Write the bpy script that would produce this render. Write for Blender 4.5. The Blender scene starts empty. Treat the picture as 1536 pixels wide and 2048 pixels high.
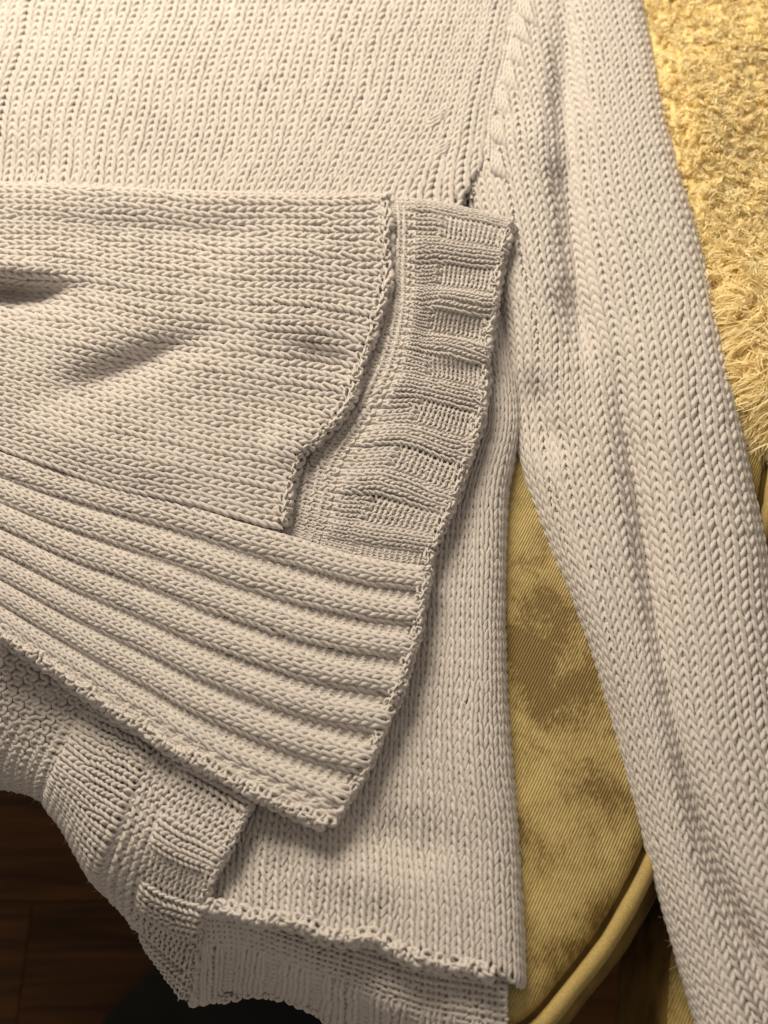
import bpy, math, random
import numpy as np
from mathutils import Vector

random.seed(7)
rng = np.random.default_rng(11)
scene = bpy.context.scene
col = scene.collection

# ------------------------------------------------------------------ camera
PITCH = math.radians(66.0)          # camera looks down at the seat
DIST = 0.40                         # metres to the centre of the cloth
TV = 0.51                           # tan(half vertical field of view)
CAM = np.array([0.0, -DIST * math.cos(PITCH), DIST * math.sin(PITCH)])
FWD = np.array([0.0, math.cos(PITCH), -math.sin(PITCH)])
RGT = np.array([1.0, 0.0, 0.0])
UPV = np.cross(RGT, FWD)
cd = bpy.data.cameras.new("camera")
cam = bpy.data.objects.new("camera", cd)
col.objects.link(cam)
cam.location = CAM
cam.rotation_euler = (math.pi / 2 - PITCH, 0, 0)
cd.sensor_fit = 'VERTICAL'
cd.sensor_height = 36.0
cd.sensor_width = 27.0
cd.lens = 18.0 / TV
cd.clip_start = 0.01
cd.clip_end = 20
cd.dof.use_dof = True
cd.dof.focus_distance = 0.385
cd.dof.aperture_fstop = 8.5
scene.camera = cam
scene.cycles.max_bounces = 14
scene.cycles.diffuse_bounces = 9
scene.cycles.transmission_bounces = 9

# ------------------------------------------------------------------ light
world = bpy.data.worlds.new("World")
scene.world = world
world.use_nodes = True
wb = world.node_tree.nodes["Background"]
wb.inputs[0].default_value = (1.0, 0.86, 0.68, 1)
wb.inputs[1].default_value = 0.27


def lamp(name, loc, target, size, power, colr):
    ld = bpy.data.lights.new(name, 'AREA')
    ld.shape = 'DISK'
    ld.size = size
    ld.energy = power
    ld.color = colr
    lo = bpy.data.objects.new(name, ld)
    col.objects.link(lo)
    lo.location = loc
    d = Vector(target) - Vector(loc)
    lo.rotation_euler = d.to_track_quat('-Z', 'Y').to_euler()
    return lo


lamp("ceiling_lamp", (-0.29, 0.64, 0.59), (0.0, 0.05, 0.0), 0.42, 11.2, (1.0, 0.87, 0.655))
scene.view_settings.view_transform = 'Standard'
scene.view_settings.look = 'None'
scene.view_settings.gamma = 1.0
scene.view_settings.exposure = 0.10


# ------------------------------------------------------------------ helpers
def unproject(px, py, h):
    """photo pixel + height above the seat (m) -> point in the room"""
    px = np.asarray(px, float); py = np.asarray(py, float); h = np.asarray(h, float)
    cx = (px - 768.0) / 1024.0 * TV
    cy = -(py - 1024.0) / 1024.0 * TV
    d = FWD + cx[..., None] * RGT + cy[..., None] * UPV
    k = (h - CAM[2]) / d[..., 2]
    return CAM + d * k[..., None]


def up1(px, py, h=0.0):
    return unproject(np.array([px]), np.array([py]), np.array([h]))[0]


def tag(o, label=None, cat=None, group=None, kind=None):
    if label: o["label"] = label
    if cat: o["category"] = cat
    if group: o["group"] = group
    if kind: o["kind"] = kind
    return o


def empty(name, loc):
    o = bpy.data.objects.new(name, None)
    o.empty_display_size = 0.02
    col.objects.link(o)
    o.location = loc
    return o


def mesh_obj(name, verts, faces, mat, parent=None, smooth=True, uv=None):
    verts = np.asarray(verts, np.float32).reshape(-1, 3)
    me = bpy.data.meshes.new(name)
    if isinstance(faces, np.ndarray):
        n, k = faces.shape
        me.vertices.add(len(verts)); me.vertices.foreach_set("co", verts.ravel())
        me.loops.add(n * k); me.loops.foreach_set("vertex_index", faces.astype(np.int32).ravel())
        me.polygons.add(n)
        me.polygons.foreach_set("loop_start", np.arange(0, n * k, k, dtype=np.int32))
        me.polygons.foreach_set("loop_total", np.full(n, k, dtype=np.int32))
        me.update(calc_edges=True)
    else:
        me.from_pydata(verts.tolist(), [], faces)
        me.update()
    if smooth:
        me.polygons.foreach_set("use_smooth", np.ones(len(me.polygons), bool))
    if uv is not None:
        lay = me.uv_layers.new(name="ply")
        lay.data.foreach_set("uv", uv.astype(np.float32).ravel())
    me.materials.append(mat)
    o = bpy.data.objects.new(name, me)
    col.objects.link(o)
    if parent is not None:
        o.parent = parent
        o.matrix_parent_inverse = parent.matrix_world.inverted()
        p = parent; off = Vector((0, 0, 0))
        while p is not None:
            off += p.location; p = p.parent
        o.matrix_parent_inverse.identity()
        o.location = -off
    return o


def tube_uv(rows, M):
    """u in stitches along the yarn, v once round it, for the quads made by tubes()"""
    u = np.arange(M) / NS; v = np.arange(NR + 1) / NR
    uv = np.empty((rows, M - 1, NR, 4, 2))
    uv[..., 0, 0] = uv[..., 3, 0] = u[:-1][None, :, None]
    uv[..., 1, 0] = uv[..., 2, 0] = u[1:][None, :, None]
    uv[..., 0, 1] = uv[..., 1, 1] = v[:-1][None, None, :]
    uv[..., 2, 1] = uv[..., 3, 1] = v[1:][None, None, :]
    return uv


def compact(verts, faces):
    used = np.unique(faces)
    remap = np.full(len(verts), -1, np.int64)
    remap[used] = np.arange(len(used))
    return verts[used], remap[faces]


def wmat(knots, x):
    """weights of a non-uniform Catmull-Rom spline (linear outside)"""
    K = np.asarray(knots, float); n = len(K); x = np.asarray(x, float)
    M = np.zeros((n, n))                                # tangent operator
    for i in range(n):
        a, b = max(i - 1, 0), min(i + 1, n - 1)
        M[i, b] += 1 / (K[b] - K[a]); M[i, a] -= 1 / (K[b] - K[a])
    i = np.clip(np.searchsorted(K, x, side='right') - 1, 0, n - 2)
    dx = K[i + 1] - K[i]
    u0 = (x - K[i]) / dx
    u = np.clip(u0, 0, 1); ex = (u0 - u) * dx
    W = np.zeros((len(x), n)); r = np.arange(len(x))
    W[r, i] += 2 * u**3 - 3 * u**2 + 1
    W[r, i + 1] += -2 * u**3 + 3 * u**2
    W += ((u**3 - 2 * u**2 + u) * dx)[:, None] * M[i]
    W += ((u**3 - u**2) * dx)[:, None] * M[i + 1]
    W += np.where(ex < 0, ex, 0)[:, None] * M[i] + np.where(ex > 0, ex, 0)[:, None] * M[i + 1]
    return W


def seg_dist(px, py, a, b):
    ax, ay = a; bx, by = b
    vx, vy = bx - ax, by - ay
    k = np.clip(((px - ax) * vx + (py - ay) * vy) / (vx * vx + vy * vy + 1e-9), 0, 1)
    return np.hypot(px - ax - k * vx, py - ay - k * vy)


def line_bump(px, py, line, w):
    """soft ridge along a polyline, fading at both ends"""
    L = [0.0]
    for a, b in zip(line[:-1], line[1:]): L.append(L[-1] + math.hypot(b[0] - a[0], b[1] - a[1]))
    best = np.full(len(px), 1e9); arc = np.zeros(len(px))
    for k, (a, b) in enumerate(zip(line[:-1], line[1:])):
        vx, vy = b[0] - a[0], b[1] - a[1]
        q = np.clip(((px - a[0]) * vx + (py - a[1]) * vy) / (vx * vx + vy * vy + 1e-9), 0, 1)
        d = np.hypot(px - a[0] - q * vx, py - a[1] - q * vy)
        near = d < best
        best = np.where(near, d, best); arc = np.where(near, L[k] + q * (L[k + 1] - L[k]), arc)
    f = np.clip(np.minimum(arc, L[-1] - arc) / max(0.4 * L[-1], 1.0), 0, 1)
    f = 0.12 + 0.88 * (f * f * (3 - 2 * f))
    return f * np.exp(-0.5 * (best / w) ** 2)


def poly_x(pts, y):
    """x of a polyline given as (x, y), y increasing"""
    p = np.asarray(pts, float)
    return np.interp(y, p[:, 1], p[:, 0])


class Panel:
    """a knitted sheet: grid[t][s] = (px, py, mm)"""
    def __init__(s, S, T, grid, bumps=(), warp=None):
        s.S, s.T = S, T
        s.V = np.array(grid, float)
        s.bumps = bumps
        s.warp = warp

    def pix(self, s, t):
        if self.warp: s = self.warp(s, t)
        v = np.einsum('ni,nj,ijc->nc', wmat(self.T, t), wmat(self.S, s), self.V)
        h = v[:, 2]
        for line, w, amp in self.bumps:
            h = h + amp * line_bump(v[:, 0], v[:, 1], line, w)
        return v[:, 0], v[:, 1], h

    def pos(self, s, t):
        x, y, h = self.pix(s, t)
        return unproject(x, y, h * 1e-3)

    def frame(self, s, t, e=0.35):
        P = self.pos(s, t)
        ds = (self.pos(s + e, t) - self.pos(s - e, t)) / (2 * e)
        dt = (self.pos(s, t + e) - self.pos(s, t - e)) / (2 * e)
        n = np.cross(ds, dt)
        n /= np.linalg.norm(n, axis=1)[:, None] + 1e-12
        flip = np.sign(np.einsum('nc,nc->n', n, CAM - P))
        # one side for the whole sheet
        n *= np.sign(flip.sum() + 0.5)
        return P, n, np.linalg.norm(ds, axis=1), np.linalg.norm(dt, axis=1)


NS, NR = 12, 6
FLAT = 0.88


def tubes(C, N, R, valid):
    """C (rows, M, 3) centre lines, N reference normals, R radii -> verts, quads"""
    rows, M, _ = C.shape
    Tn = np.gradient(C, axis=1)
    Tn /= np.linalg.norm(Tn, axis=2)[..., None] + 1e-12
    B = np.cross(Tn, N); B /= np.linalg.norm(B, axis=2)[..., None] + 1e-12
    Q = np.cross(B, Tn)
    ang = np.arange(NR) / NR * 2 * math.pi
    V = C[:, :, None, :] + R[:, :, None, None] * (np.cos(ang)[None, None, :, None] * B[:, :, None, :]
                                                 + FLAT * np.sin(ang)[None, None, :, None] * Q[:, :, None, :])
    idx = np.arange(rows * M * NR).reshape(rows, M, NR)
    a = idx[:, :-1, :]; b = idx[:, 1:, :]
    f = np.stack([a, b, np.roll(b, -1, 2), np.roll(a, -1, 2)], -1)
    ok = valid[:, :-1] & valid[:, 1:]
    return V.reshape(-1, 3), f, ok


def knit(panel, s_rng, t_rng, sign=None, mask=None, flip=1.0, rad=0.225, relief=0.0, H=1.0, A=0.25, D=0.15,
         jit=0.058, course_relief=None):
    """interlaced yarn loops over a panel; returns verts, quads, ok mask, per-segment wale and course"""
    s0, s1 = s_rng; t0, t1 = t_rng
    nw, nc = s1 - s0, t1 - t0
    M = nw * NS + 1
    tau = np.arange(M) / NS * 2 * math.pi
    base = np.arange(M) / NS
    js = rng.normal(0, jit, (nc, nw + 2)); jt = rng.normal(0, jit, (nc, nw + 2))
    jr = rng.normal(0, 0.07, (nc, nw + 2)) + 0.16 * (rng.uniform(0, 1, (nc, nw + 2)) < 0.04)
    ib = np.clip(base, 0, nw)
    lo = np.floor(ib).astype(int); fr = ib - lo
    lerp = lambda q: q[:, lo] * (1 - fr) + q[:, lo + 1] * fr
    s = s0 + base[None, :] + A * np.sin(2 * tau)[None, :] + lerp(js)
    t = (t0 + np.arange(nc) + 0.5)[:, None] - flip * H * np.cos(tau)[None, :] + lerp(jt)
    # uneven tension: slow drifts over the sheet
    a_ = rng.uniform(0, 6.28, 6)
    ss_, tt_ = s, t
    wk = rng.normal(0, 0.045, 400)                        # every wale a little wider or narrower
    wj = wk[np.clip(np.floor(ss_).astype(int) + 50, 0, 399)] * (1 - np.abs(2 * (ss_ - np.floor(ss_)) - 1)) * 2
    s = ss_ + 0.16 * np.sin(tt_ * 0.23 + 0.11 * ss_ + a_[0]) + 0.08 * np.sin(tt_ * 0.47 - 0.3 * ss_ + a_[1]) + wj
    t = tt_ + 0.16 * np.sin(ss_ * 0.29 - 0.08 * tt_ + a_[3]) + 0.10 * np.sin(ss_ * 0.53 + 0.17 * tt_ + a_[4])
    # knit / purl sign per stitch, softened across the stitch borders
    ci = np.arange(nc)[:, None] + t0
    if sign is None:
        sg = np.ones((nc, M))
    else:
        wi = np.clip(np.floor(base), 0, nw - 1).astype(int)[None, :] + s0
        def sgn_at(off, soft=False):
            w = np.clip(np.floor(base + off), 0, nw - 1).astype(int)[None, :] + s0
            w, c = np.broadcast_to(w, (nc, M)), np.broadcast_to(ci, (nc, M))
            return (sign(w, c) if not soft else (sign(w, c - 1) + 2 * sign(w, c) + sign(w, c + 1)) / 4.0)
        sg = (sgn_at(-0.2) + sgn_at(0.0) + sgn_at(0.2)) / 3.0
        rel = sum(sgn_at(o, True) for o in (-0.45, -0.2, 0, 0.2, 0.45)) / 5.0
    P, n, ws, wt = panel.frame(s.ravel(), t.ravel())
    w = np.clip(ws, 0.0022, 0.0062)
    z = (-sg * D * np.cos(2 * tau)[None, :]).ravel()
    if sign is not None and relief:
        z = z + relief * rel.ravel()
    if course_relief is not None:
        z = z + course_relief(s.ravel(), t.ravel())
    C = P + n * (z * w)[:, None]
    R = (rad * np.minimum(w, wt * 1.35) * (1 + lerp(jr).ravel()))
    valid = np.ones((nc, M), bool)
    if mask is not None:
        x, y, _ = panel.pix(s.ravel(), t.ravel())
        valid = mask(x, y).reshape(nc, M)
    R = R.reshape(nc, M)
    end = valid.copy(); end[:, 1:-1] &= valid[:, :-2] & valid[:, 2:]; end[:, 0] = False; end[:, -1] = False
    R = np.where(valid & ~end, R * 0.06, R)
    V, f, ok = tubes(C.reshape(nc, M, 3), n.reshape(nc, M, 3), R, valid)
    wale = np.broadcast_to((np.floor(base[:-1] + 1e-6).astype(int) + s0)[None, :], (nc, M - 1))
    course = np.broadcast_to(ci, (nc, M - 1))
    return V, f, ok, wale, course


def knit_obj(name, data, mat, parent, pick=None):
    V, f, ok, wale, course = data
    sel = ok if pick is None else ok & pick(wale, course)
    F = f[sel].reshape(-1, 4)
    uv = tube_uv(f.shape[0], f.shape[1] + 1)[sel].reshape(-1, 2)
    v, F = compact(V, F)
    return mesh_obj(name, v, F, mat, parent, uv=uv)


def lining(panel, s_rng, t_rng, mat, parent, mask=None, depth=0.40, sign=None, relief=0.0, name="lining"):
    sv = np.arange(s_rng[0], s_rng[1] + 0.01, 0.5); tv = np.arange(t_rng[0], t_rng[1] + 0.01, 0.5)
    TT, SS = np.meshgrid(tv, sv, indexing='ij')
    P, n, ws, wt = panel.frame(SS.ravel(), TT.ravel())
    w = np.clip(ws, 0.0022, 0.0062)
    z = -depth * np.ones(len(w))
    if sign is not None and relief:
        ss, tt = SS.ravel(), TT.ravel()
        q = lambda o: sign(np.clip(np.floor(ss + o), s_rng[0], s_rng[1] - 1).astype(int), np.floor(tt).astype(int))
        z = z + relief * np.minimum((q(-.5) + q(0) + q(.5)) / 3.0, 1)
    V = P + n * (z * w)[:, None]
    idx = np.arange(len(V)).reshape(TT.shape)
    F = np.stack([idx[:-1, :-1], idx[1:, :-1], idx[1:, 1:], idx[:-1, 1:]], -1)
    if mask is not None:
        x, y, _ = panel.pix(SS.ravel(), TT.ravel())
        ok = mask(x, y).reshape(TT.shape)
        k = ok[:-1, :-1] & ok[1:, :-1] & ok[1:, 1:] & ok[:-1, 1:]
        F = F[k]
    v, F = compact(V, F.reshape(-1, 4))
    return mesh_obj(name, v, F, mat, parent)


def smooth_path(pts, n):
    p = np.asarray(pts, float)
    k = np.concatenate([[0], np.cumsum(np.linalg.norm(np.diff(p[:, :2], axis=0), axis=1))])
    q = wmat(k, np.linspace(0, k[-1], n)) @ p
    return q


def path3(pts, n):
    q = smooth_path(pts, n)
    return unproject(q[:, 0], q[:, 1], q[:, 2] * 1e-3)


def yarn(paths, rads, mat, name, parent):
    """plain yarn tubes along 3D paths"""
    VV, FF, UV, off = [], [], [], 0
    for C, r in zip(paths, rads):
        C = np.asarray(C)[None]
        N = np.broadcast_to((CAM - C[0].mean(0)) / np.linalg.norm(CAM - C[0].mean(0)), C.shape)
        R = np.broadcast_to(np.asarray(r, float), C.shape[1:2])[None]
        V, f, ok = tubes(C, N, R, np.ones(C.shape[:2], bool))
        VV.append(V); FF.append(f.reshape(-1, 4) + off); off += len(V)
        UV.append(tube_uv(1, C.shape[1]).reshape(-1, 2))
    return mesh_obj(name, np.concatenate(VV), np.concatenate(FF), mat, parent, uv=np.concatenate(UV))


def bound_edge(pts, mat, parent, side=1, name="bound_edge", pitch=21.0, inw=9.0, outw=6.0, lift=1.2, drop=3.5, rad=0.25, rough=1.0):
    """the last two courses of an edge, turned over it: a short row of purl bumps"""
    q = np.asarray(pts, float)
    L = np.concatenate([[0], np.cumsum(np.hypot(np.diff(q[:, 0]), np.diff(q[:, 1])))])
    n = max(3, int(L[-1] / pitch))
    m = max(len(q), n // 2 + 2)
    p = wmat(L, np.linspace(0, L[-1], m)) @ q
    d = np.gradient(p[:, :2], axis=0); d /= np.linalg.norm(d, axis=1)[:, None]
    nn = side * np.stack([-d[:, 1], d[:, 0]], 1)
    wig = rng.normal(0, 1.6 * rough, m); hz = rng.normal(0, 0.45 * rough, m)
    rows = []
    for off, dh in ((-inw, 0.2), (-0.3 * inw, lift), (0.5 * outw, lift * 0.4), (outw, -drop)):
        rows.append([(a + (off + w) * b[0], c + (off + w) * b[1], h + dh + z) for (a, c, h), b, w, z in zip(p, nn, wig, hz)])
    pan = Panel(np.linspace(0, n, m), [0, 1.0, 2.0, 3.0], rows)
    dat = knit(pan, (0, n), (0, 3), sign=lambda w, c: np.where(c == 1, 1.0, -1.0) * np.where((w * 7 + c * 3) % 5 == 0, -1, 1), rad=rad, H=0.75, A=0.24, D=0.2, jit=0.09 * rough)
    return knit_obj(name, dat, mat, parent)


# ------------------------------------------------------------------ materials
def new_mat(name):
    m = bpy.data.materials.new(name)
    m.use_nodes = True
    nt = m.node_tree
    b = nt.nodes["Principled BSDF"]
    return m, nt, b


def nd(nt, typ, **kw):
    n = nt.nodes.new(typ)
    for k, v in kw.items():
        if hasattr(n, k) and k not in n.inputs: setattr(n, k, v)
        else: n.inputs[k].default_value = v
    return n


def yarn_mat(name, c1, c2):
    m, nt, b = new_mat(name)
    L = nt.links.new
    tc = nd(nt, "ShaderNodeTexCoord")
    n1 = nd(nt, "ShaderNodeTexNoise"); n1.inputs["Scale"].default_value = 260; n1.inputs["Detail"].default_value = 3
    n2 = nd(nt, "ShaderNodeTexNoise"); n2.inputs["Scale"].default_value = 2600; n2.inputs["Detail"].default_value = 4
    n2.inputs["Roughness"].default_value = 0.7
    L(tc.outputs["Object"], n1.inputs["Vector"]); L(tc.outputs["Object"], n2.inputs["Vector"])
    r = nd(nt, "ShaderNodeMix", data_type='RGBA')
    r.inputs[6].default_value = (*c1, 1); r.inputs[7].default_value = (*c2, 1)
    L(n1.outputs["Fac"], r.inputs[0])
    mm = nd(nt, "ShaderNodeMix", data_type='RGBA', blend_type='MULTIPLY'); mm.inputs[0].default_value = 0.22
    L(r.outputs[2], mm.inputs[6]); L(n2.outputs["Color"], mm.inputs[7])
    hs = nd(nt, "ShaderNodeHueSaturation")
    L(r.outputs[2], hs.inputs["Color"])
    mr = nd(nt, "ShaderNodeMapRange"); mr.inputs[1].default_value = 0.25; mr.inputs[2].default_value = 0.75
    mr.inputs[3].default_value = 0.86; mr.inputs[4].default_value = 1.12
    L(n2.outputs["Fac"], mr.inputs[0])
    pv = nd(nt, "ShaderNodeMath", operation='MULTIPLY'); L(mr.outputs[0], pv.inputs[0]); L(pv.outputs[0], hs.inputs["Value"])
    L(hs.outputs[0], b.inputs["Base Color"])
    b.inputs["Roughness"].default_value = 0.85
    b.inputs["Specular IOR Level"].default_value = 0.25
    b.inputs["Sheen Weight"].default_value = 0.25
    b.inputs["Sheen Roughness"].default_value = 0.5
    um = nd(nt, "ShaderNodeUVMap", uv_map="ply")
    sx = nd(nt, "ShaderNodeSeparateXYZ"); L(um.outputs[0], sx.inputs[0])
    m1 = nd(nt, "ShaderNodeMath", operation='MULTIPLY'); m1.inputs[1].default_value = 2 * math.pi * 5.0
    m2 = nd(nt, "ShaderNodeMath", operation='MULTIPLY_ADD'); m2.inputs[1].default_value = 2 * math.pi * 2.0
    sn = nd(nt, "ShaderNodeMath", operation='SINE')
    L(sx.outputs[0], m1.inputs[0]); L(sx.outputs[1], m2.inputs[0]); L(m1.outputs[0], m2.inputs[2]); L(m2.outputs[0], sn.inputs[0])
    p1 = nd(nt, "ShaderNodeMath", operation='MULTIPLY_ADD'); p1.inputs[1].default_value = 0.055; p1.inputs[2].default_value = 1.0
    L(sn.outputs[0], p1.inputs[0]); L(p1.outputs[0], pv.inputs[1])
    hm = nd(nt, "ShaderNodeMath", operation='MULTIPLY_ADD'); hm.inputs[1].default_value = 0.45
    L(sn.outputs[0], hm.inputs[0]); L(n2.outputs["Fac"], hm.inputs[2])
    bp = nd(nt, "ShaderNodeBump"); bp.inputs["Strength"].default_value = 0.55; bp.inputs["Distance"].default_value = 0.0005
    L(hm.outputs[0], bp.inputs["Height"]); L(bp.outputs[0], b.inputs["Normal"])
    return m


M_yarn = yarn_mat("cotton_yarn", (0.560, 0.518, 0.522), (0.675, 0.630, 0.606))


def velvet_mat(worn=()):
    m, nt, b = new_mat("gold_velvet")
    L = nt.links.new
    tc = nd(nt, "ShaderNodeTexCoord")
    mp = nd(nt, "ShaderNodeMapping"); mp.inputs["Rotation"].default_value = (0, 0, math.radians(-62))
    L(tc.outputs["Object"], mp.inputs["Vector"])
    wv = nd(nt, "ShaderNodeTexWave", bands_direction='Y'); wv.inputs["Scale"].default_value = 320
    wv.inputs["Distortion"].default_value = 1.2; wv.inputs["Detail"].default_value = 2
    wv.inputs["Detail Scale"].default_value = 1.5
    L(mp.outputs[0], wv.inputs["Vector"])
    n1 = nd(nt, "ShaderNodeTexNoise"); n1.inputs["Scale"].default_value = 60; n1.inputs["Detail"].default_value = 6
    n1.inputs["Roughness"].default_value = 0.65; n1.inputs["Distortion"].default_value = 0.4
    L(tc.outputs["Object"], n1.inputs["Vector"])
    st = nd(nt, "ShaderNodeMapping"); st.inputs["Scale"].default_value = (380, 1000, 380)
    L(mp.outputs[0], st.inputs["Vector"])
    n2 = nd(nt, "ShaderNodeTexNoise"); n2.inputs["Scale"].default_value = 1.0; n2.inputs["Detail"].default_value = 2
    L(st.outputs[0], n2.inputs["Vector"])
    ad = nd(nt, "ShaderNodeMath", operation='MULTIPLY_ADD'); ad.inputs[1].default_value = 0.45
    L(n2.outputs["Fac"], ad.inputs[0]); L(n1.outputs["Fac"], ad.inputs[2])
    last = ad.outputs[0]
    for (cx, cy, rad, amt) in worn:                      # places where the pile is rubbed the other way
        ds = nd(nt, "ShaderNodeVectorMath", operation='DISTANCE'); ds.inputs[1].default_value = (cx, cy, 0)
        L(tc.outputs["Object"], ds.inputs[0])
        mr = nd(nt, "ShaderNodeMapRange", interpolation_type='SMOOTHSTEP')
        mr.inputs[1].default_value = 0.0; mr.inputs[2].default_value = rad; mr.inputs[3].default_value = -amt; mr.inputs[4].default_value = 0.0
        L(ds.outputs["Value"], mr.inputs[0])
        a2 = nd(nt, "ShaderNodeMath", operation='ADD')
        L(last, a2.inputs[0]); L(mr.outputs[0], a2.inputs[1]); last = a2.outputs[0]
    cr = nd(nt, "ShaderNodeValToRGB")
    e = cr.color_ramp.elements
    e[0].position = 0.52; e[0].color = (0.20, 0.125, 0.027, 1)
    e[1].position = 0.665; e[1].color = (0.39, 0.285, 0.10, 1)
    x = cr.color_ramp.elements.new(0.86); x.color = (0.55, 0.42, 0.165, 1)
    L(last, cr.inputs["Fac"])
    mx = nd(nt, "ShaderNodeMix", data_type='RGBA', blend_type='MULTIPLY'); mx.inputs[0].default_value = 0.32
    L(cr.outputs[0], mx.inputs[6]); L(wv.outputs["Color"], mx.inputs[7])
    L(mx.outputs[2], b.inputs["Base Color"])
    b.inputs["Roughness"].default_value = 0.55
    b.inputs["Sheen Weight"].default_value = 0.7; b.inputs["Sheen Roughness"].default_value = 0.3
    b.inputs["Sheen Tint"].default_value = (1.0, 0.8, 0.4, 1)
    b.inputs["Specular IOR Level"].default_value = 0.35
    bp = nd(nt, "ShaderNodeBump"); bp.inputs["Strength"].default_value = 0.55; bp.inputs["Distance"].default_value = 0.0005
    L(wv.outputs["Fac"], bp.inputs["Height"]); L(bp.outputs[0], b.inputs["Normal"])
    return m


def _w(px, py):
    q = up1(px, py, 0.0)
    return float(q[0]), float(q[1])


M_velvet = velvet_mat([(*_w(1085, 1285), 0.026, 0.26), (*_w(1060, 1340), 0.020, 0.14), (*_w(1150, 1400), 0.024, 0.16),
                       (*_w(1170, 1570), 0.022, 0.12), (*_w(1090, 1180), 0.014, 0.16), (*_w(1215, 1830), 0.016, 0.18)])


def plain_mat(name, c, rough=0.8, scale=800, var=0.25, sheen=0.2):
    m, nt, b = new_mat(name)
    L = nt.links.new
    tc = nd(nt, "ShaderNodeTexCoord")
    n = nd(nt, "ShaderNodeTexNoise"); n.inputs["Scale"].default_value = scale; n.inputs["Detail"].default_value = 4
    L(tc.outputs["Object"], n.inputs["Vector"])
    hs = nd(nt, "ShaderNodeHueSaturation"); hs.inputs["Color"].default_value = (*c, 1)
    mr = nd(nt, "ShaderNodeMapRange"); mr.inputs[3].default_value = 1 - var; mr.inputs[4].default_value = 1 + var
    mr.inputs[1].default_value = 0.3; mr.inputs[2].default_value = 0.7
    L(n.outputs["Fac"], mr.inputs[0]); L(mr.outputs[0], hs.inputs["Value"]); L(hs.outputs[0], b.inputs["Base Color"])
    b.inputs["Roughness"].default_value = rough
    b.inputs["Sheen Weight"].default_value = sheen
    bp = nd(nt, "ShaderNodeBump"); bp.inputs["Strength"].default_value = 0.3; bp.inputs["Distance"].default_value = 0.0005
    L(n.outputs["Fac"], bp.inputs["Height"]); L(bp.outputs[0], b.inputs["Normal"])
    return m


M_side = plain_mat("brown_gold_velvet", (0.17, 0.105, 0.026), 0.7, 90, 0.4, 0.0)
M_cord = plain_mat("piping_cloth", (0.38, 0.28, 0.10), 0.8, 2600, 0.35, 0.0)
def fur_mat():
    m, nt, b = new_mat("cream_fleece")
    L = nt.links.new
    tc = nd(nt, "ShaderNodeTexCoord")
    n = nd(nt, "ShaderNodeTexNoise"); n.inputs["Scale"].default_value = 70; n.inputs["Detail"].default_value = 4
    L(tc.outputs["Object"], n.inputs["Vector"])
    cr = nd(nt, "ShaderNodeMix", data_type='RGBA')
    cr.inputs[6].default_value = (0.93, 0.79, 0.43, 1); cr.inputs[7].default_value = (0.97, 0.90, 0.66, 1)
    L(n.outputs["Fac"], cr.inputs[0])
    d = nd(nt, "ShaderNodeBsdfDiffuse"); t = nd(nt, "ShaderNodeBsdfTranslucent"); mx = nd(nt, "ShaderNodeMixShader")
    mx.inputs[0].default_value = 0.35
    L(cr.outputs[2], d.inputs[0]); L(cr.outputs[2], t.inputs[0])
    L(d.outputs[0], mx.inputs[1]); L(t.outputs[0], mx.inputs[2])
    L(mx.outputs[0], nt.nodes["Material Output"].inputs[0])
    return m


M_fur = fur_mat()
M_furbase = plain_mat("fleece_backing", (0.76, 0.60, 0.28), 0.9, 420, 0.10)
M_black = plain_mat("black_matte", (0.004, 0.004, 0.004), 0.9, 300, 0.2, 0.0)


def wood_mat():
    m, nt, b = new_mat("dark_floor_wood")
    L = nt.links.new
    tc = nd(nt, "ShaderNodeTexCoord"); oi = nd(nt, "ShaderNodeObjectInfo")
    mp = nd(nt, "ShaderNodeMapping"); mp.inputs["Scale"].default_value = (3, 40, 10)
    ad = nd(nt, "ShaderNodeVectorMath", operation='ADD')
    L(tc.outputs["Object"], ad.inputs[0]); L(oi.outputs["Random"], ad.inputs[1]); L(ad.outputs[0], mp.inputs["Vector"])
    n = nd(nt, "ShaderNodeTexNoise"); n.inputs["Scale"].default_value = 2.5; n.inputs["Detail"].default_value = 6
    n.inputs["Distortion"].default_value = 0.8
    L(mp.outputs[0], n.inputs["Vector"])
    cr = nd(nt, "ShaderNodeValToRGB"); e = cr.color_ramp.elements
    e[0].position = 0.3; e[0].color = (0.028, 0.009, 0.002, 1); e[1].position = 0.75; e[1].color = (0.11, 0.040, 0.008, 1)
    L(n.outputs["Fac"], cr.inputs["Fac"])
    hs = nd(nt, "ShaderNodeHueSaturation")
    mr = nd(nt, "ShaderNodeMapRange"); mr.inputs[3].default_value = 0.8; mr.inputs[4].default_value = 1.2
    L(oi.outputs["Random"], mr.inputs[0]); L(mr.outputs[0], hs.inputs["Value"])
    L(cr.outputs[0], hs.inputs["Color"]); L(hs.outputs[0], b.inputs["Base Color"])
    b.inputs["Roughness"].default_value = 0.55
    b.inputs["Specular IOR Level"].default_value = 0.2
    bp = nd(nt, "ShaderNodeBump"); bp.inputs["Strength"].default_value = 0.2; bp.inputs["Distance"].default_value = 0.001
    L(n.outputs["Fac"], bp.inputs["Height"]); L(bp.outputs[0], b.inputs["Normal"])
    return m


M_wood = wood_mat()

# ------------------------------------------------------------------ floor
FZ = -0.40
fl = mesh_obj("floor", [(-1.6, -1.2, FZ - 0.012), (1.2, -1.2, FZ - 0.012), (1.2, 1.2, FZ - 0.012), (-1.6, 1.2, FZ - 0.012)],
              [(0, 1, 2, 3)], M_wood, smooth=False)
tag(fl, kind="structure")


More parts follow.
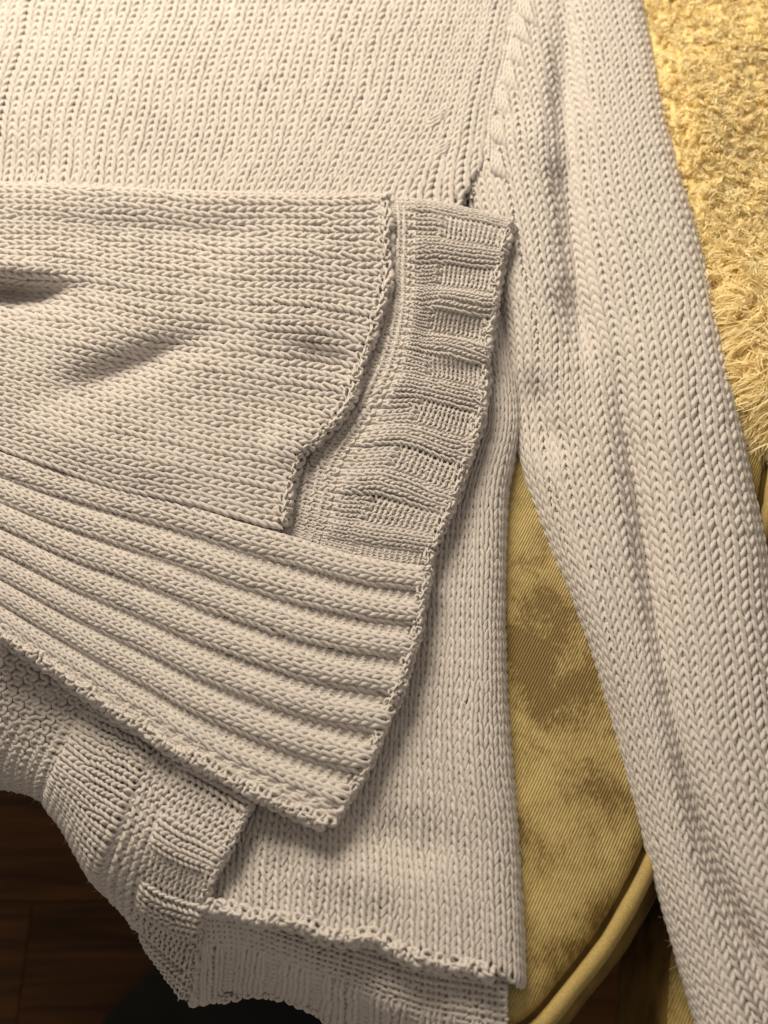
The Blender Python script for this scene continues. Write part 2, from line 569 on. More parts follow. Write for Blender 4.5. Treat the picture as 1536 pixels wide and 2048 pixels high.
def box_mesh(name, lx, ly, lz, bev):
    x, y = lx / 2, ly / 2
    v = []
    for (dx, z) in ((0, -lz), (0, -bev), (bev, 0)):
        v += [(-x + dx, -y + dx, z), (x - dx, -y + dx, z), (x - dx, y - dx, z), (-x + dx, y - dx, z)]
    f = [(8, 9, 10, 11)]
    for k in (0, 4):
        for i in range(4):
            j = (i + 1) % 4
            f.append((k + i, k + j, k + 4 + j, k + 4 + i))
    me = bpy.data.meshes.new(name)
    me.from_pydata(v, [], f); me.update(); me.materials.append(M_wood)
    return me


pm = box_mesh("plank", 0.4997, 0.0897, 0.010, 0.0005)
for r in range(10):
    y = -0.62 + r * 0.090
    for c in range(3):
        o = bpy.data.objects.new("plank", pm)
        col.objects.link(o)
        o.parent = fl
        o.location = (-0.95 + c * 0.5 + (r * 0.19) % 0.5, y, FZ)

# ------------------------------------------------------------------ cushions
def cushion(name, outline, h_mm, thick, rad, mat, cord=None, sag=0.0, label="", cat="cushion", bulge=1.0, topn=26):
    """cushion with rounded rim following an outline given where it stands (px of the photo at its top height)"""
    q = smooth_path(list(outline) + [outline[0]], 520)[:-1]
    P = unproject(q[:, 0], q[:, 1], np.full(len(q), h_mm * 1e-3))[:, :2]
    # outward normals
    T = np.roll(P, -1, 0) - np.roll(P, 1, 0)
    Nn = np.stack([T[:, 1], -T[:, 0]], 1); Nn /= np.linalg.norm(Nn, axis=1)[:, None]
    area = 0.5 * np.sum(P[:, 0] * np.roll(P[:, 1], -1) - np.roll(P[:, 0], -1) * P[:, 1])
    if area < 0: Nn = -Nn
    root = empty(name, (P[:, 0].mean(), P[:, 1].mean(), h_mm * 1e-3 - thick))
    tag(root, label, cat)
    z0 = h_mm * 1e-3
    cen = P.mean(0)
    # top sheet: concentric rings
    rings, V, F = [], [], []
    n = len(P)
    prof = [(0.0, -rad * 0.35), (-rad * 0.25, -rad * 0.10), (-rad * 0.7, 0.0)]
    for off, dz in prof:
        V.append(np.column_stack([P + Nn * off, np.full(n, z0 + dz)]))
    last = P + Nn * prof[-1][0]
    for k in np.linspace(0, 1, topn)[1:]:
        r2 = last + (cen - last) * k * 0.98
        V.append(np.column_stack([r2, np.full(n, z0)]))
    Vv = np.concatenate(V)
    m = len(V)
    idx = np.arange(m * n).reshape(m, n)
    F = np.stack([idx[:-1], np.roll(idx[:-1], -1, 1), np.roll(idx[1:], -1, 1), idx[1:]], -1).reshape(-1, 4)
    Fl = [tuple(r) for r in F.tolist()] + [tuple(idx[-1].tolist())]
    mesh_obj("top_cover", Vv, Fl, mat, root)
    # side band
    prof = [(0.0, 0.0045), (0.45, 0.007), (0.8, 0.013), (1.0, 0.024), (1.0, 0.055), (0.75, 0.8 * thick), (0.1, thick - 0.002)]
    out = bulge * rad * (0.3 + 0.7 * np.clip(Nn[:, 0], 0, 1))[:, None]      # squashed side sags outwards
    V = np.concatenate([np.column_stack([P + Nn * out * o, np.full(n, z0 - dz)]) for o, dz in prof])
    m = len(prof); idx = np.arange(m * n).reshape(m, n)
    F = np.stack([idx[:-1], np.roll(idx[:-1], -1, 1), np.roll(idx[1:], -1, 1), idx[1:]], -1).reshape(-1, 4)
    mesh_obj("side_band", V, [tuple(r) for r in F.tolist()] + [tuple(idx[-1].tolist())], M_side, root)
    if cord:
        Pc = np.column_stack([P + Nn * (cord * 1.5), np.full(n, z0 - rad * 0.22)])
        Pc = np.concatenate([Pc, Pc[:1]])
        rr = cord * (1 + 0.03 * np.sin(np.arange(n + 1) * 0.9) + rng.normal(0, 0.012, n + 1)); rr[-1] = rr[0]
        yarn([Pc], [rr], M_cord, "piping_cord", root)
    return root, P, Nn


seat_outline = [(1520, 1000), (1440, 1250), (1365, 1500), (1290, 1690), (1205, 1850), (1130, 1950), (1050, 2040), (975, 2062),
                (890, 2010), (790, 1925), (680, 1840), (560, 1755), (440, 1670), (300, 1545), (180, 1430), (80, 1325),
                (-20, 1230), (-150, 1130), (-500, 850), (-700, 400), (-600, -700), (0, -1100), (900, -1100), (1450, -700), (1560, 100), (1570, 600)]
cushion("seat_cushion", seat_outline, 0.0, 0.11, 0.010, M_velvet, cord=0.0031, bulge=1.7,
        label="gold crushed velvet seat cushion with piped edge under the sweater")
low_outline = [(1345, 1930), (1362, 1820), (1412, 1600), (1500, 1150), (1560, 800), (1620, 200), (1640, -600), (2100, -900), (2600, 200), (2500, 1500),
               (2100, 2300), (1500, 2420), (1375, 2300), (1342, 2100)]
cushion("lower_cushion", low_outline, -22.0, 0.09, 0.012, M_velvet,
        label="gold velvet cushion beyond the dark gap, partly under the sleeve")

# ------------------------------------------------------------------ sweater
sw = empty("sweater", up1(700, 1000, 0.0))
tag(sw, "light mauve-grey knitted sweater laid out with ribbed slit hems and long sleeve", "sweater")

# seam between body and sleeve
SEAM = [(1048, -80), (1040, 0), (1018, 80), (1000, 165), (985, 225), (981, 318), (966, 335), (944, 350), (937, 362)]

# ---- upper body
S_ = [0, 11, 22, 30.6, 37.2, 40, 42.6, 45]
T_ = [0, 14, 24.3, 33]
xs = [[25, 285, 548, 758, 915, 965, 1005, 1052], [-22, 238, 495, 702, 857, 905, 950, 1002],
      [-45, 205, 455, 650, 800, 862, 922, 981], [-60, 180, 420, 600, 740, 830, 925, 985]]
ys = [-40, 150, 300, 432]
hs = [12, 12, 12, 12]
g = [[(x, y, h - (2.0 if i == 7 else 0)) for i, x in enumerate(r)] for r, y, h in zip(xs, ys, hs)]
pU = Panel(S_, T_, g, bumps=[([(420, 40), (450, -40), (470, -120)], 34, -2.5), ([(-40, 325), (60, 340), (160, 345)], 36, -2.5), ([(660, 120), (760, 0), (800, -80)], 60, 2), ([(250, 300), (320, 120), (340, 0)], 50, 1.2)])
mU = lambda x, y: ((x < poly_x(SEAM, y) + 9 * (y > 300)) & (y < 362)) | ((y >= 362) & (x < 940 - 0.12 * (y - 362)))
dU = knit(pU, (-2, 47), (-1, 33), mask=mU, flip=-1, H=1.12, A=0.225, D=0.14, rad=0.22)
body = knit_obj("upper_body", dU, M_yarn, sw)
lining(pU, (-2, 46), (-1, 33), M_yarn, body, mask=mU)

# ---- long sleeve on the right
S_ = [0, 2, 6, 10, 13, 16, 20, 22, 24]
T_ = [0, 23.5, 41.7, 57.5, 77, 96, 116]
rows = [(-40, [840, 880, 975, 1055, 1112, 1165, 1235, 1262, 1272], [9, 10, 11, 11, 12, 14, 13, 8, 0]),
        (300, [915, 950, 1025, 1105, 1165, 1225, 1300, 1331, 1341], [9, 10, 13, 13, 10, 14, 13, 8, 0]),
        (600, [1002, 1015, 1085, 1152, 1215, 1290, 1380, 1412, 1421], [0, 8, 14, 9, 12, 15, 14, 8, 0]),
        (900, [1052, 1048, 1112, 1198, 1262, 1330, 1430, 1470, 1481], [-5, 2, 12, 13, 9, 16, 15, 9, 0]),
        (1300, [1196, 1189, 1214, 1280, 1326, 1385, 1480, 1530, 1560], [-10, -4, 9, 14, 9, 16, 15, 10, 0]),
        (1700, [1308, 1300, 1310, 1368, 1416, 1466, 1560, 1600, 1635], [-16, -9, 2, 12, 7.5, 13, 12, 8, -4]),
        (2120, [1434, 1424, 1440, 1515, 1600, 1660, 1760, 1800, 1840], [-20, -12, 1, 10, 2, 10, 10, 6, -4])]
g = []
for y, xr, hr in rows:
    xc = 0.5 * (xr[0] + xr[-1])
    g.append([(x, y - 0.12 * (x - xc), h) for x, h in zip(xr, hr)])
pS = Panel(S_, T_, g, bumps=[([(1128, -80), (1126, 120), (1122, 260), (1132, 400), (1150, 540), (1162, 690), (1185, 800)], 21, -7.5),
                             ([(1180, 640), (1225, 760), (1262, 920), (1285, 1080), (1305, 1250), (1335, 1400)], 17, -6),
                             ([(1330, 1400), (1365, 1540), (1410, 1680), (1460, 1800), (1540, 1950), (1620, 2050)], 20, -6.5),
                             ([(1050, 720), (1085, 840), (1140, 950)], 26, -7), ([(1110, 560), (1150, 650), (1170, 740)], 30, -4), ([(1020, 220), (1090, 300), (1130, 380)], 26, 3.5),
                             ([(1150, 1050), (1210, 1250), (1270, 1450)], 14, 2.0), ([(1240, 560), (1330, 760), (1380, 1000)], 36, 2.5)])


def mS(x, y):
    return np.where(y < 362, x > poly_x(SEAM, y) - 2 - 8 * (y > 300), np.where(y < 470, x > 934 + 0.10 * (y - 362), True))


dS = knit(pS, (0, 24), (-1, 117), mask=mS, flip=-1)
slv = knit_obj("sleeve", dS, M_yarn, sw)
lining(pS, (0, 24), (-1, 117), M_yarn, slv, mask=mS)

# fully fashioned decreases along the armhole: petals of long crossing stitches
pet = []
prad = []
marks = [(1040, -10), (1030, 30), (1021, 78), (1008, 128), (994, 178), (985, 237), (984, 300)]
for (x, y) in marks:
    for k in range(4):
        ox = k * 7.0
        p = [(x + 3 + ox * 0.35, y - 12 + 2 * k, 11.5), (x + 1 + ox * 0.75, y + 10 + 2 * k, 13.4), (x + ox + 1, y + 32 + 2 * k, 14.1),
             (x + ox * 1.2 + 10, y + 50 + 4 * k, 13.0), (x + ox * 1.4 + 26, y + 64 + 7 * k, 10.2)]
        pet.append(path3(p, 18))
        prad.append(0.00085 * np.sin(np.linspace(0.6, math.pi - 0.3, 18)) + 0.0002)
for (x, y) in [(868, 230), (880, 290)]:
    for k in range(3):
        p = [(x + 25 - 2 * k, y - 36 + 7 * k, 10.8), (x + 23 - 2 * k, y - 14 + 7 * k, 12.6), (x + 8, y + 1 + 7 * k, 13.2), (x - 14, y + 12 + 8 * k, 12.4), (x - 36, y + 30 + 8 * k, 10.6)]
        pet.append(path3(p, 16)); prad.append(0.0008 * np.sin(np.linspace(0.3, math.pi - 0.3, 16)) + 0.0002)
# a few loose strands bridging the small hole at the underarm
for a, b in [((921, 352), (948, 372)), ((928, 385), (952, 366)), ((922, 368), (944, 398)), ((918, 392), (950, 388))]:
    p = [(a[0], a[1], 10), ((a[0] + b[0]) / 2 + 3, (a[1] + b[1]) / 2 - 4, 9), (b[0], b[1], 10)]
    pet.append(path3(p, 10)); prad.append(np.full(10, 0.0007))
yarn(pet, prad, M_yarn, "armhole_decreases", slv)
# flat wales bordering the seam
ed = []
for dx in (-4, 3):
    p = [(a + dx, b, 12.6) for a, b in SEAM[:6]]
    ed.append(path3(p, 120))
yarn(ed, [0.0008, 0.0008], M_yarn, "armhole_seam", slv)

# ---- lower body
S_ = [0, 4, 8, 12, 16, 20, 24, 26, 27.5]
T_ = [-8, 7, 15, 32.5, 47.5, 61]
rows = [(560, [400, 480, 565, 650, 735, 820, 960, 990, 998], [8, 8, 8, 8, 8, 8, 8, 5, 0]),
        (830, [450, 530, 610, 690, 775, 935, 1002, 1029, 1037], [8, 8, 8, 8, 8, 8, 9, 6, 0]),
        (1000, [480, 560, 640, 720, 800, 905, 972, 1002, 1011], [8, 8, 8, 8, 8, 9, 10, 6, 0]),
        (1350, [500, 578, 655, 732, 810, 888, 966, 996, 1007], [8, 8, 8, 8, 9, 10, 10, 6, 0]),
        (1650, [432, 527, 622, 716, 806, 894, 982, 1018, 1031], [4, 6, 8, 9, 9, 10, 10, 6, 0]),
        (1905, [402, 500, 602, 704, 803, 900, 994, 1034, 1046], [6, 10, 12, 12, 12, 12, 10, 7, 2])]
tilt = [0.0, 0.0, 0.0, 0.0, 0.10, 0.235]
g = []
for (y, xr, hr), tl in zip(rows, tilt):
    g.append([(x, y + tl * (x - 760) + (12 if (tl > .2 and x > 1000) else 0), h) for x, h in zip(xr, hr)])
pP = Panel(S_, T_, g, bumps=[([(680, 1640), (830, 1690), (960, 1700)], 34, -2.5), ([(930, 1330), (942, 1500), (965, 1700)], 14, 1.5), ([(560, 1700), (700, 1760), (860, 1790)], 30, 1.5)])
REDGE = [(900, 500), (880, 700), (860, 900), (800, 1050), (760, 1200), (700, 1350), (640, 1500), (430, 1560), (300, 1600)]
mP = lambda x, y: (x > poly_x(REDGE, y)) | (y > 1590)
dP = knit(pP, (0, 28), (-6, 60), flip=1, mask=mP)
low = knit_obj("lower_body", dP, M_yarn, sw)
lining(pP, (0, 27), (-6, 60), M_yarn, low)
bound_edge([(408, 1812, 8), (480, 1832, 11.5), (560, 1846, 13), (640, 1868, 13.5), (690, 1880, 13), (760, 1884, 13), (800, 1906, 13.5),
            (870, 1925, 13), (930, 1932, 13), (985, 1950, 12)], M_yarn, low, side=1, pitch=26, inw=14, outw=10, lift=2.2, rough=1.4, rad=0.28)

# ---- inside of the back hem showing below the lower body
S_ = [0, 5, 10, 15, 20, 25, 27]
T_ = [0, 5, 10, 14, 20]
xr = [385, 490, 600, 720, 840, 965, 1018]
rows = [([1790, 1815, 1840, 1865, 1890, 1915, 1925], [5, 6, 6, 6, 6, 6, 6]),
        ([1850, 1858, 1895, 1930, 1962, 1990, 2000], [-2, -2, 3, 5, 6, 6, 5]),
        ([1905, 1908, 1948, 1985, 2030, 2062, 2075], [-16, -16, -8, 0, 3, 4, 3]),
        ([1950, 1945, 1978, 2025, 2075, 2110, 2120], [-30, -34, -24, -14, -6, -4, -4]),
        ([2004, 1982, 1998, 2075, 2150, 2190, 2200], [-52, -60, -52, -40, -28, -22, -20])]
g = [[(x, y, h) for x, y, h in zip(xr, r, hh)] for r, hh in rows]
pH = Panel(S_, T_, g)
sgH = lambda w, c: np.where(c < 9, -1.0, np.where((w % 4) < 3, 1.0, -1.0))
dH = knit(pH, (0, 27), (0, 20), sign=sgH, relief=0.12, A=0.21, rad=0.235)
hem = knit_obj("back_hem", dH, M_yarn, sw)
lining(pH, (0, 27), (0, 20), M_yarn, hem)
bound_edge([(378, 2000, -51), (430, 1994, -54), (490, 1984, -59), (550, 1986, -57), (600, 2000, -51), (660, 2038, -46), (720, 2076, -40)], M_yarn, hem, side=1)

# ---- slit hem layer at lower left
S_ = [-4, 0, 4, 8, 12, 16, 19]
T_ = [0, 8, 20, 25, 36]
tl = {0: [(60, 1240, 4), (20, 1325, 1), (-20, 1400, -6), (-50, 1470, -20), (-60, 1530, -38), (-40, 1560, -55), (-10, 1575, -65)],
      8: [(240, 1320, 7), (190, 1395, 6), (146, 1475, 4), (108, 1548, -3), (92, 1592, -16), (95, 1606, -34), (105, 1612, -48)],
      20: [(365, 1400, 8), (320, 1470, 9), (274, 1560, 9), (230, 1652, 4), (201, 1738, -9), (205, 1772, -30), (222, 1790, -45)],
      25: [(420, 1440, 9), (375, 1512, 11), (335, 1600, 11), (302, 1695, 7), (282, 1778, -5), (276, 1850, -28), (292, 1880, -44)],
      36: [(550, 1510, 10), (514, 1575, 13), (466, 1672, 15), (424, 1750, 12), (404, 1828, 3), (385, 1925, -20), (372, 1992, -42)]}
g = [tl[k] for k in T_]
pL = Panel(S_, T_, g)


def sgL(w, c):
    rib = np.where(((w + 1) % 6) < 3, 1.0, -1.0)
    return np.where(c < 8, -1.0, np.where(c < 20, 1.0, np.where(c < 25, -1.0, rib)))


dL = knit(pL, (-3, 19), (-2, 36), sign=sgL, relief=0.20, A=0.205, rad=0.23, H=0.92, D=0.2)
sl = knit_obj("slit_hem", dL, M_yarn, sw)
lining(pL, (-3, 19), (-2, 36), M_yarn, sl)
bound_edge([(512, 1582, 13), (490, 1625, 14), (466, 1675, 15), (446, 1715, 14), (424, 1752, 12), (410, 1800, 7), (404, 1830, 3), (396, 1880, -8), (385, 1927, -19), (372, 1994, -41)], M_yarn, sl, side=-1)

# ---- folded-over flap: cuff facing beyond the slit
S_ = [-1.5, 0, 3, 6, 12, 18, 24, 30, 36, 42, 47]
T_ = [0, 7, 13, 26]
c0 = [(740, 400), (740, 398), (742, 425), (742, 470), (738, 555), (715, 650), (670, 740), (610, 830), (555, 910), (530, 1000), (525, 1062)]
c1 = [(820, 402), (820, 400), (822, 423), (824, 475), (825, 572), (818, 655), (795, 745), (742, 850), (690, 940), (660, 1040), (640, 1095)]
c2 = [(885, 410), (885, 408), (885, 428), (882, 478), (872, 575), (856, 665), (850, 755), (818, 850), (773, 940), (723, 1045), (700, 1108)]
c3 = [(1020, 444), (1022, 440), (1018, 462), (1003, 500), (988, 590), (974, 688), (967, 780), (945, 880), (912, 985), (872, 1068), (852, 1132)]
hh = [(8, 12, 15, 15, 15, 15, 15, 15, 15, 15, 15), (9, 15, 17, 17, 17, 17, 17, 17, 17, 17, 16),
      (9, 16, 18, 18, 18, 18, 18, 18, 18, 17, 16), (9, 16, 18, 18, 18, 18, 18, 18, 18, 17, 15)]
g = [[(x, y, h) for (x, y), h in zip(c, q)] for c, q in zip((c0, c1, c2, c3), hh)]
pB = Panel(S_, T_, g, bumps=[([(800, 612), (900, 615), (1010, 625)], 14, 2.5), ([(800, 705), (900, 712), (1010, 720)], 14, 2.5), ([(830, 560), (900, 555), (1010, 560)], 16, -2), ([(820, 660), (900, 668), (1000, 675)], 14, -2)])


def sgB(w, c):
    rib = np.where((w % 6) < 3, 1.0, -1.0)
    return np.where(c < 7, -1.0, np.where(c < 13, 1.0, rib))


def ribs(sub_off, ta, amp, base):
    def f(s, t):
        sub = np.mod(s + sub_off, 6.0)
        k = np.where(sub < 3, np.sin(np.clip(sub / 3, 0, 1) * math.pi) ** 0.6, 0)
        return np.clip((t - ta) / 1.5, 0, 1) * (base + amp * k)
    return f


relB = ribs(0, 6.5, 0.46, -0.14)
dB = knit(pB, (-1, 48), (0, 26), sign=sgB, course_relief=relB, A=0.20, rad=0.225, H=1.0, D=0.19)
flap = empty("folded_flap", up1(500, 800, 0.012))
flap.parent = sw
flap.location = Vector(up1(500, 800, 0.012)) - sw.location
cf = knit_obj("cuff_facing", dB, M_yarn, flap, pick=lambda w, c: c < 13)
nper = 8
for k in range(nper):
    knit_obj("cuff_rib", dB, M_yarn, flap, pick=lambda w, c, k=k: (c >= 13) & (np.clip(w // 6, 0, nper - 1) == k))
lining(pB, (-1, 48), (0, 26), M_yarn, cf, depth=0.6)
bound_edge([(1020, 444, 17), (1012, 475, 18), (1002, 505, 18), (994, 545, 18), (986, 600, 18), (976, 660, 18), (969, 730, 18), (966, 790, 18), (955, 845, 18), (940, 895, 18),
            (912, 985, 18), (893, 1030, 18), (872, 1070, 18), (852, 1130, 17)], M_yarn, flap, side=-1, pitch=22, inw=8, outw=6, rough=0.8, rad=0.27)

# ---- folded-over flap: plain knitted part
SLIT = [(772, 392), (776, 460), (771, 560), (752, 650), (718, 735), (692, 812), (646, 868), (604, 905), (584, 970), (570, 1062)]
S_ = [-2, 0, 3, 9, 15, 21, 27]
T_ = [0, 10.5, 22, 33, 42, 48]
cx = [-40, 150, 350, 550, 700, 800]
topy = [370, 378, 388, 394, 396, 396]
boty = [888, 952, 1003, 1062, 1112, 1145]
fr = [0.008, 0.0, 0.105, 0.33, 0.56, 0.78, 1.0]
hF = [8, 16, 19.5, 20.5, 20.5, 20.5, 18.5]
g = []
for x, a, b in zip(cx, topy, boty):
    g.append([(x, a + (b - a) * f, h) for f, h in zip(fr, hF)])
pF = Panel(S_, T_, g, bumps=[([(-80, 460), (150, 470), (400, 480), (560, 455), (720, 430)], 34, -6),
                             ([(-200, 590), (-40, 590), (70, 592), (170, 585)], 25, -15), ([(-150, 528), (20, 534), (120, 548), (200, 570)], 17, 5),
                             ([(60, 815), (200, 765), (330, 712), (480, 660)], 26, -5.5), ([(560, 690), (650, 722), (760, 745)], 20, -4.5),
                             ([(60, 720), (200, 680), (380, 630)], 34, 3), ([(520, 885), (570, 893), (640, 900)], 24, 3), ([(420, 640), (560, 640), (720, 650)], 30, 2.5),
                             ([(0, 860), (200, 900), (450, 975)], 40, 3), ([(440, 800), (560, 820), (660, 830)], 30, -2),
                             ([(774, 380), (776, 470), (771, 560), (752, 650), (712, 735), (690, 812), (646, 868), (604, 905), (584, 970), (572, 1060)], 20, 0.8)])
mF = lambda x, y: x < poly_x(SLIT, y)
dF = knit(pF, (-1, 27), (-1, 48), mask=mF, flip=1, H=1.05, A=0.24)
fk = knit_obj("plain_knit", dF, M_yarn, flap)
lining(pF, (-1, 27), (-1, 48), M_yarn, fk, mask=lambda x, y: x < poly_x(SLIT, y) - 5)
bound_edge([(x, y, h) for (x, y), h in zip(SLIT[:-1], (17, 20.5, 21, 21, 21, 21, 22, 22, 20.5))] + [(571, 1045, 21)], M_yarn, fk, side=-1, pitch=24, inw=10, outw=7, lift=1.2, rough=1.1, rad=0.27, name="rolled_edge")

# ---- folded-over flap: wide ribbed border
NP = 7
T_ = [0, 11, 22, 32.5, 42, 50]
S_ = [0, 3.5, 7]
top = [(-40, 888), (150, 952), (350, 1003), (550, 1062), (715, 1112), (855, 1134)]
mid = [(-40, 1065), (120, 1145), (285, 1213), (455, 1288), (640, 1348), (797, 1375)]
bot = [(-40, 1238), (95, 1325), (218, 1412), (352, 1500), (510, 1583), (660, 1652)]
g = [[(*a, 19), (*b, 19), (*c, 17)] for a, b, c in zip(top, mid, bot)]


def warpR(s, t):
    f = 0.90 - 0.22 * np.clip(t / 50.0, 0, 1) ** 1.5
    per = np.floor(s / 5.0); sub = s - per * 5
    return per + np.where(sub < 3, f * sub / 3, f + (1 - f) * (sub - 3) / 2)


pR = Panel(S_, T_, g, warp=warpR)
sgR = lambda w, c: np.where(w >= 32, np.where((w + c) % 2 == 0, 1.0, -1.0), np.where((w % 5) < 3, 1.0, -1.0))


class RibPanel(Panel):
    """ribs of constant yarn size: widths from the smooth sheet, not from the squeezed wales"""
    def frame(self, s, t, e=0.35):
        P, n, ws, wt = Panel.frame(self, s, t, 2.5)
        return P, n, ws * 1.45, wt


pR.__class__ = RibPanel


def relR(s, t):
    sub = np.mod(s, 5.0)
    knit_part = np.where(sub < 3, np.sin(np.clip(sub / 3, 0, 1) * math.pi) ** 0.5, 0)
    return np.where(s > 32, 0.05, -0.62 + 0.80 * knit_part)


dR = knit(pR, (0, 35), (-1, 50), sign=sgR, relief=0.0, course_relief=relR)
rb = empty("ribbed_border", up1(450, 1250, 0.012)); rb.parent = flap
rb.location = Vector(up1(450, 1250, 0.012)) - sw.location - flap.location
rb.name = "ribbed_border"
for k in range(NP):
    knit_obj("rib", dR, M_yarn, rb, pick=lambda w, c, k=k: (w // 5) == k)
lining(pR, (0, 35), (-1, 50), M_yarn, rb, depth=1.15)
bound_edge([(853, 1134, 19), (842, 1215, 19), (830, 1275, 19), (812, 1330, 19), (794, 1378, 19), (768, 1440, 18), (742, 1510, 17), (705, 1580, 16), (660, 1650, 15)], M_yarn, rb, side=-1, pitch=22, inw=9, outw=6, rough=0.8, rad=0.27)
bound_edge([(-40, 1240, 17), (20, 1277, 17), (95, 1328, 17), (218, 1414, 17), (352, 1502, 17.5), (510, 1585, 18), (600, 1628, 18), (655, 1654, 18)], M_yarn, rb, side=1, pitch=24, inw=15, outw=8, lift=1.6, rough=1.0, rad=0.27, name="lower_edge")

# ------------------------------------------------------------------ fleece throw
thr = empty("fleece_throw", up1(1420, 500, 0.0))
tag(thr, "fluffy cream yellow fleece throw lying beside the long sleeve", "throw")


SEDGE = [(1240, -300), (1274, 0), (1290, 80), (1320, 230), (1360, 380), (1395, 500), (1430, 640), (1460, 800), (1490, 950)]


def throw_h(x, y):
    e = np.clip((x - poly_x(SEDGE, y) + 10) / 90.0, 0, 1)
    return (1 + e * (11 + 3.5 * np.sin(x / 60.0 + 1) * np.cos(y / 90.0) + 5 * np.exp(-((y - 150) / 160.0) ** 2)
            - 4 * np.exp(-0.5 * ((y - 480) / 45.0) ** 2)) - 8 * np.clip((y - 720) / 140.0, 0, 1) ** 2)


uu = np.linspace(0, 1, 120) ** 1.5; gy = np.linspace(-300, 850, 230)
U_, Y = np.meshgrid(uu, gy)
X0 = poly_x(SEDGE, Y) - 14
X = X0 + U_ * (1950 - X0)
Hh = throw_h(X, Y)
# matted curls: small overlapping lumps of wool
nl = 2600
ly = rng.uniform(-320, 860, nl); lx = poly_x(SEDGE, ly) - 20 + rng.uniform(0, 1, nl) ** 1.2 * 520
la = rng.uniform(0, math.pi, nl); lr = rng.uniform(9, 19, nl); le = rng.uniform(1.0, 2.2, nl); lh = rng.uniform(0.8, 2.4, nl)
cur = np.zeros(X.shape)
for k in range(nl):
    jj = np.where(np.abs(gy - ly[k]) < lr[k] * le[k])[0]
    if not len(jj): continue
    a, b = jj[0], jj[-1] + 1
    dx = X[a:b] - lx[k]; dy = Y[a:b] - ly[k]
    p = (dx * math.cos(la[k]) + dy * math.sin(la[k])) / (lr[k] * le[k]); q = (-dx * math.sin(la[k]) + dy * math.cos(la[k])) / lr[k]
    cur[a:b] = np.maximum(cur[a:b], lh[k] * np.sqrt(np.clip(1 - p * p - q * q, 0, 1)))
Hh = Hh + cur
Vt = unproject(X.ravel(), Y.ravel(), Hh.ravel() * 1e-3)
nt_ = len(Vt)
idx = np.arange(nt_).reshape(X.shape)
F1 = np.stack([idx[:-1, :-1], idx[1:, :-1], idx[1:, 1:], idx[:-1, 1:]], -1).reshape(-1, 4)
Vb = Vt - np.array([0, 0, 0.005])
F2 = F1[:, ::-1] + nt_
rim = np.concatenate([idx[0], idx[1:, -1], idx[-1, ::-1][1:], idx[::-1, 0][1:-1]])
F3 = np.stack([rim, np.roll(rim, -1), np.roll(rim, -1) + nt_, rim + nt_], -1)
mesh_obj("backing", np.concatenate([Vt, Vb]), np.concatenate([F1, F2, F3]), M_furbase, thr)


def strands(nt, per, seg=5):
    y = np.where(rng.uniform(0, 1, nt) < 0.6, rng.uniform(-140, 862, nt), 866 - 420 * rng.uniform(0, 1, nt) ** 1.3)
    x = poly_x(SEDGE, y) + 3 + rng.uniform(0, 1, nt) ** 1.15 * 300
    lon = np.clip((y - 440) / 230.0, 0, 1)
    root = unproject(x, y, (throw_h(x, y) + 1.0) * 1e-3)
    cl = np.sin(x / 21.0 + 2.0 * np.sin(y / 33.0)) + np.cos(y / 24.0 + 1.7 * np.sin(x / 40.0))
    flow = np.stack([rng.normal(0.05, 0.6, nt) + 0.3 * np.sin(y / 26.0 + x / 60), rng.normal(0, 0.6, nt) - 0.75 * lon + 0.25 * cl, 0.45 - 0.1 * lon], 1)
    flow[:, 0] += np.clip(1 - (x - poly_x(SEDGE, y)) / 40.0, 0, 1) * 0.7
    flow /= np.linalg.norm(flow, axis=1)[:, None]
    ln0 = (0.0046 + 0.0085 * lon) * rng.uniform(0.7, 1.3, nt)
    curl = rng.uniform(0.9, 2.2, nt) * (1 - 0.6 * lon)
    ph0 = rng.uniform(0, 6.28, nt)
    ca = np.cross(flow, [0.3, 0.9, 0.1]); ca /= np.linalg.norm(ca, axis=1)[:, None]; cb = np.cross(flow, ca)
    R_ = lambda q: np.repeat(q, per, axis=0)
    n = nt * per
    root, flow, ca, cb, lon, curl, ph0 = map(R_, (root, flow, ca, cb, lon, curl, ph0))
    ln = R_(ln0) * rng.uniform(0.8, 1.15, n)
    root = root + rng.normal(0, 0.0008, (n, 3)) * [1, 1, 0.2]
    u = np.linspace(0, 1, seg)
    a = (ph0 + rng.normal(0, 0.3, n))[:, None] + curl[:, None] * u * math.pi * 1.6
    amp = (ln * (0.30 - 0.1 * lon + 0.05 * rng.normal(size=n)))[:, None] * u
    C = root[:, None] + flow[:, None] * (ln[:, None] * u)[..., None] + (amp * np.cos(a))[..., None] * ca[:, None] + (amp * np.sin(a))[..., None] * cb[:, None]
    C[..., 2] -= (0.35 * ln * (0.5 + lon))[:, None] * u ** 2
    R = (0.00050 - 0.00010 * lon)[:, None] * (1 - 0.6 * u ** 3)[None] * rng.uniform(0.6, 1.2, n)[:, None]
    return C, R


C, R = strands(11000, 5)
Tn = np.gradient(C, axis=1); Tn /= np.linalg.norm(Tn, axis=2)[..., None] + 1e-12
Nn = np.array([0.0, 0.0, 1.0]) + rng.normal(0, 0.35, (len(C), 1, 3))
B = np.cross(Tn, Nn); B /= np.linalg.norm(B, axis=2)[..., None] + 1e-12
V = np.stack([C - B * R[..., None], C + B * R[..., None]], 2)
ix = np.arange(V.shape[0] * V.shape[1] * 2).reshape(V.shape[:3])
f = np.stack([ix[:, :-1, 0], ix[:, :-1, 1], ix[:, 1:, 1], ix[:, 1:, 0]], -1)
NRsave = NR
V = V.reshape(-1, 3)
pile = mesh_obj("pile", V, f.reshape(-1, 4), M_fur, thr)
pile["kind"] = "stuff"

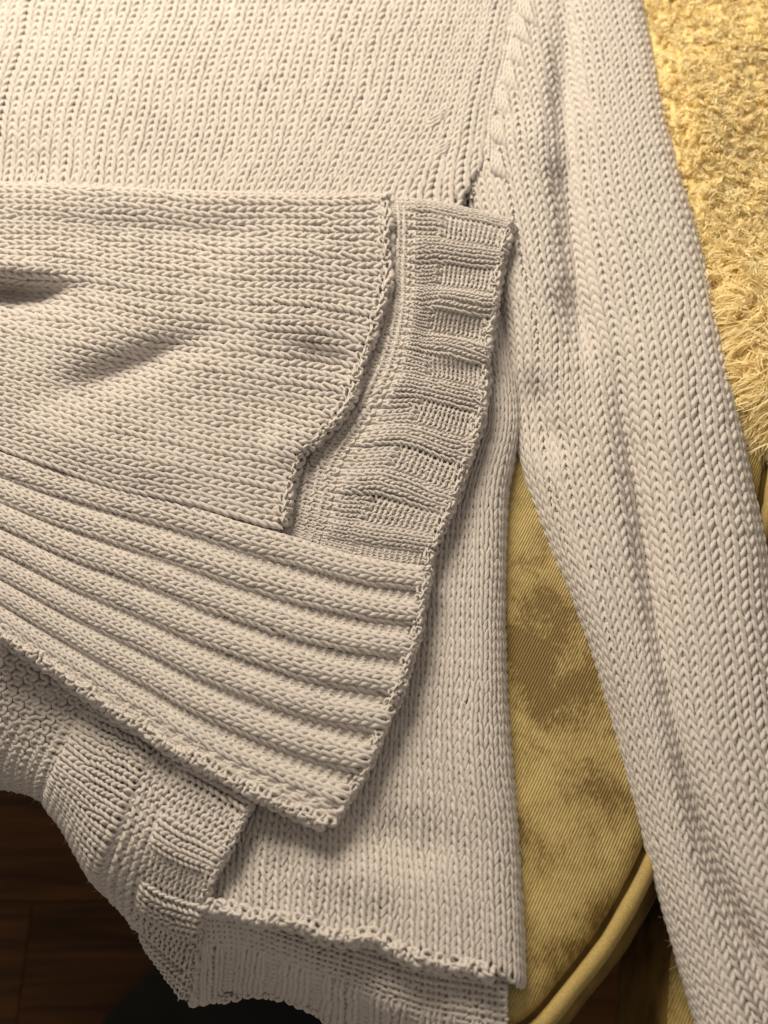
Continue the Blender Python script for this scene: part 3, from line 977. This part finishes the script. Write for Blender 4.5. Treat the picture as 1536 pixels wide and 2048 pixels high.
# ------------------------------------------------------------------ dark blob on the floor
def lump(name, cx, cy, z, rx, ry, rz, mat, seed):
    r = np.random.default_rng(seed)
    nu, nv = 40, 20
    ph = r.uniform(0, 6.28, 6)
    V = []
    for j in range(nv + 1):
        b = j / nv * math.pi * 0.5
        for i in range(nu):
            a = i / nu * 2 * math.pi
            w = 1 + 0.10 * math.sin(2 * a + ph[0]) + 0.07 * math.sin(3 * a + ph[1] + 2 * b) + 0.05 * math.sin(5 * a + ph[2] - 3 * b)
            V.append((cx + rx * w * math.cos(a) * math.cos(b), cy + ry * w * math.sin(a) * math.cos(b),
                      z + rz * math.sin(b) * (1 + 0.1 * math.sin(3 * a + ph[3]) * math.cos(b))))
    F = [(j * nu + i, j * nu + (i + 1) % nu, (j + 1) * nu + (i + 1) % nu, (j + 1) * nu + i) for j in range(nv) for i in range(nu)]
    return mesh_obj(name, V, F, mat)


c = up1(430, 2085, FZ + 0.05)  # plain black rounded form; what it stands for is left open
tag(lump("dark_blob", c[0], c[1], FZ + 0.0, 0.085, 0.06, 0.07, M_black, 3), "black bundle on the wooden floor below the hanging hem corner", "blob")

# ------------------------------------------------------------------ loose fibres standing off the yarn
def fuzz(datas, n_each):
    Cs = []
    for (V, f, ok, *_), n in zip(datas, n_each):
        q = f[ok].reshape(-1, 4)
        p = V[q[rng.integers(0, len(q), n)]].mean(1)
        d = rng.normal(0, 1, (n, 3)) + np.array([0, 0, 0.9]); d /= np.linalg.norm(d, axis=1)[:, None]
        b = rng.normal(0, 1, (n, 3)); ln = rng.uniform(0.0008, 0.0026, n)
        u = np.linspace(0, 1, 3)
        Cs.append(p[:, None] + d[:, None] * (ln[:, None] * u)[..., None] + b[:, None] * (0.35 * ln[:, None] * u ** 2)[..., None])
    return np.concatenate(Cs)


NR = 3
C = fuzz([dU, dS, dP, dH, dL, dB, dF, dR], [6000, 7000, 5500, 2000, 4000, 4000, 6500, 6500])
V, f, ok = tubes(C, np.broadcast_to(np.array([0.3, -0.2, 0.93]), C.shape), np.broadcast_to(0.00006 * np.linspace(1, 0.4, 3), C.shape[:2]), np.ones(C.shape[:2], bool))
fz = mesh_obj("yarn_fuzz", V, f.reshape(-1, 4), M_yarn, sw)
fz["kind"] = "stuff"
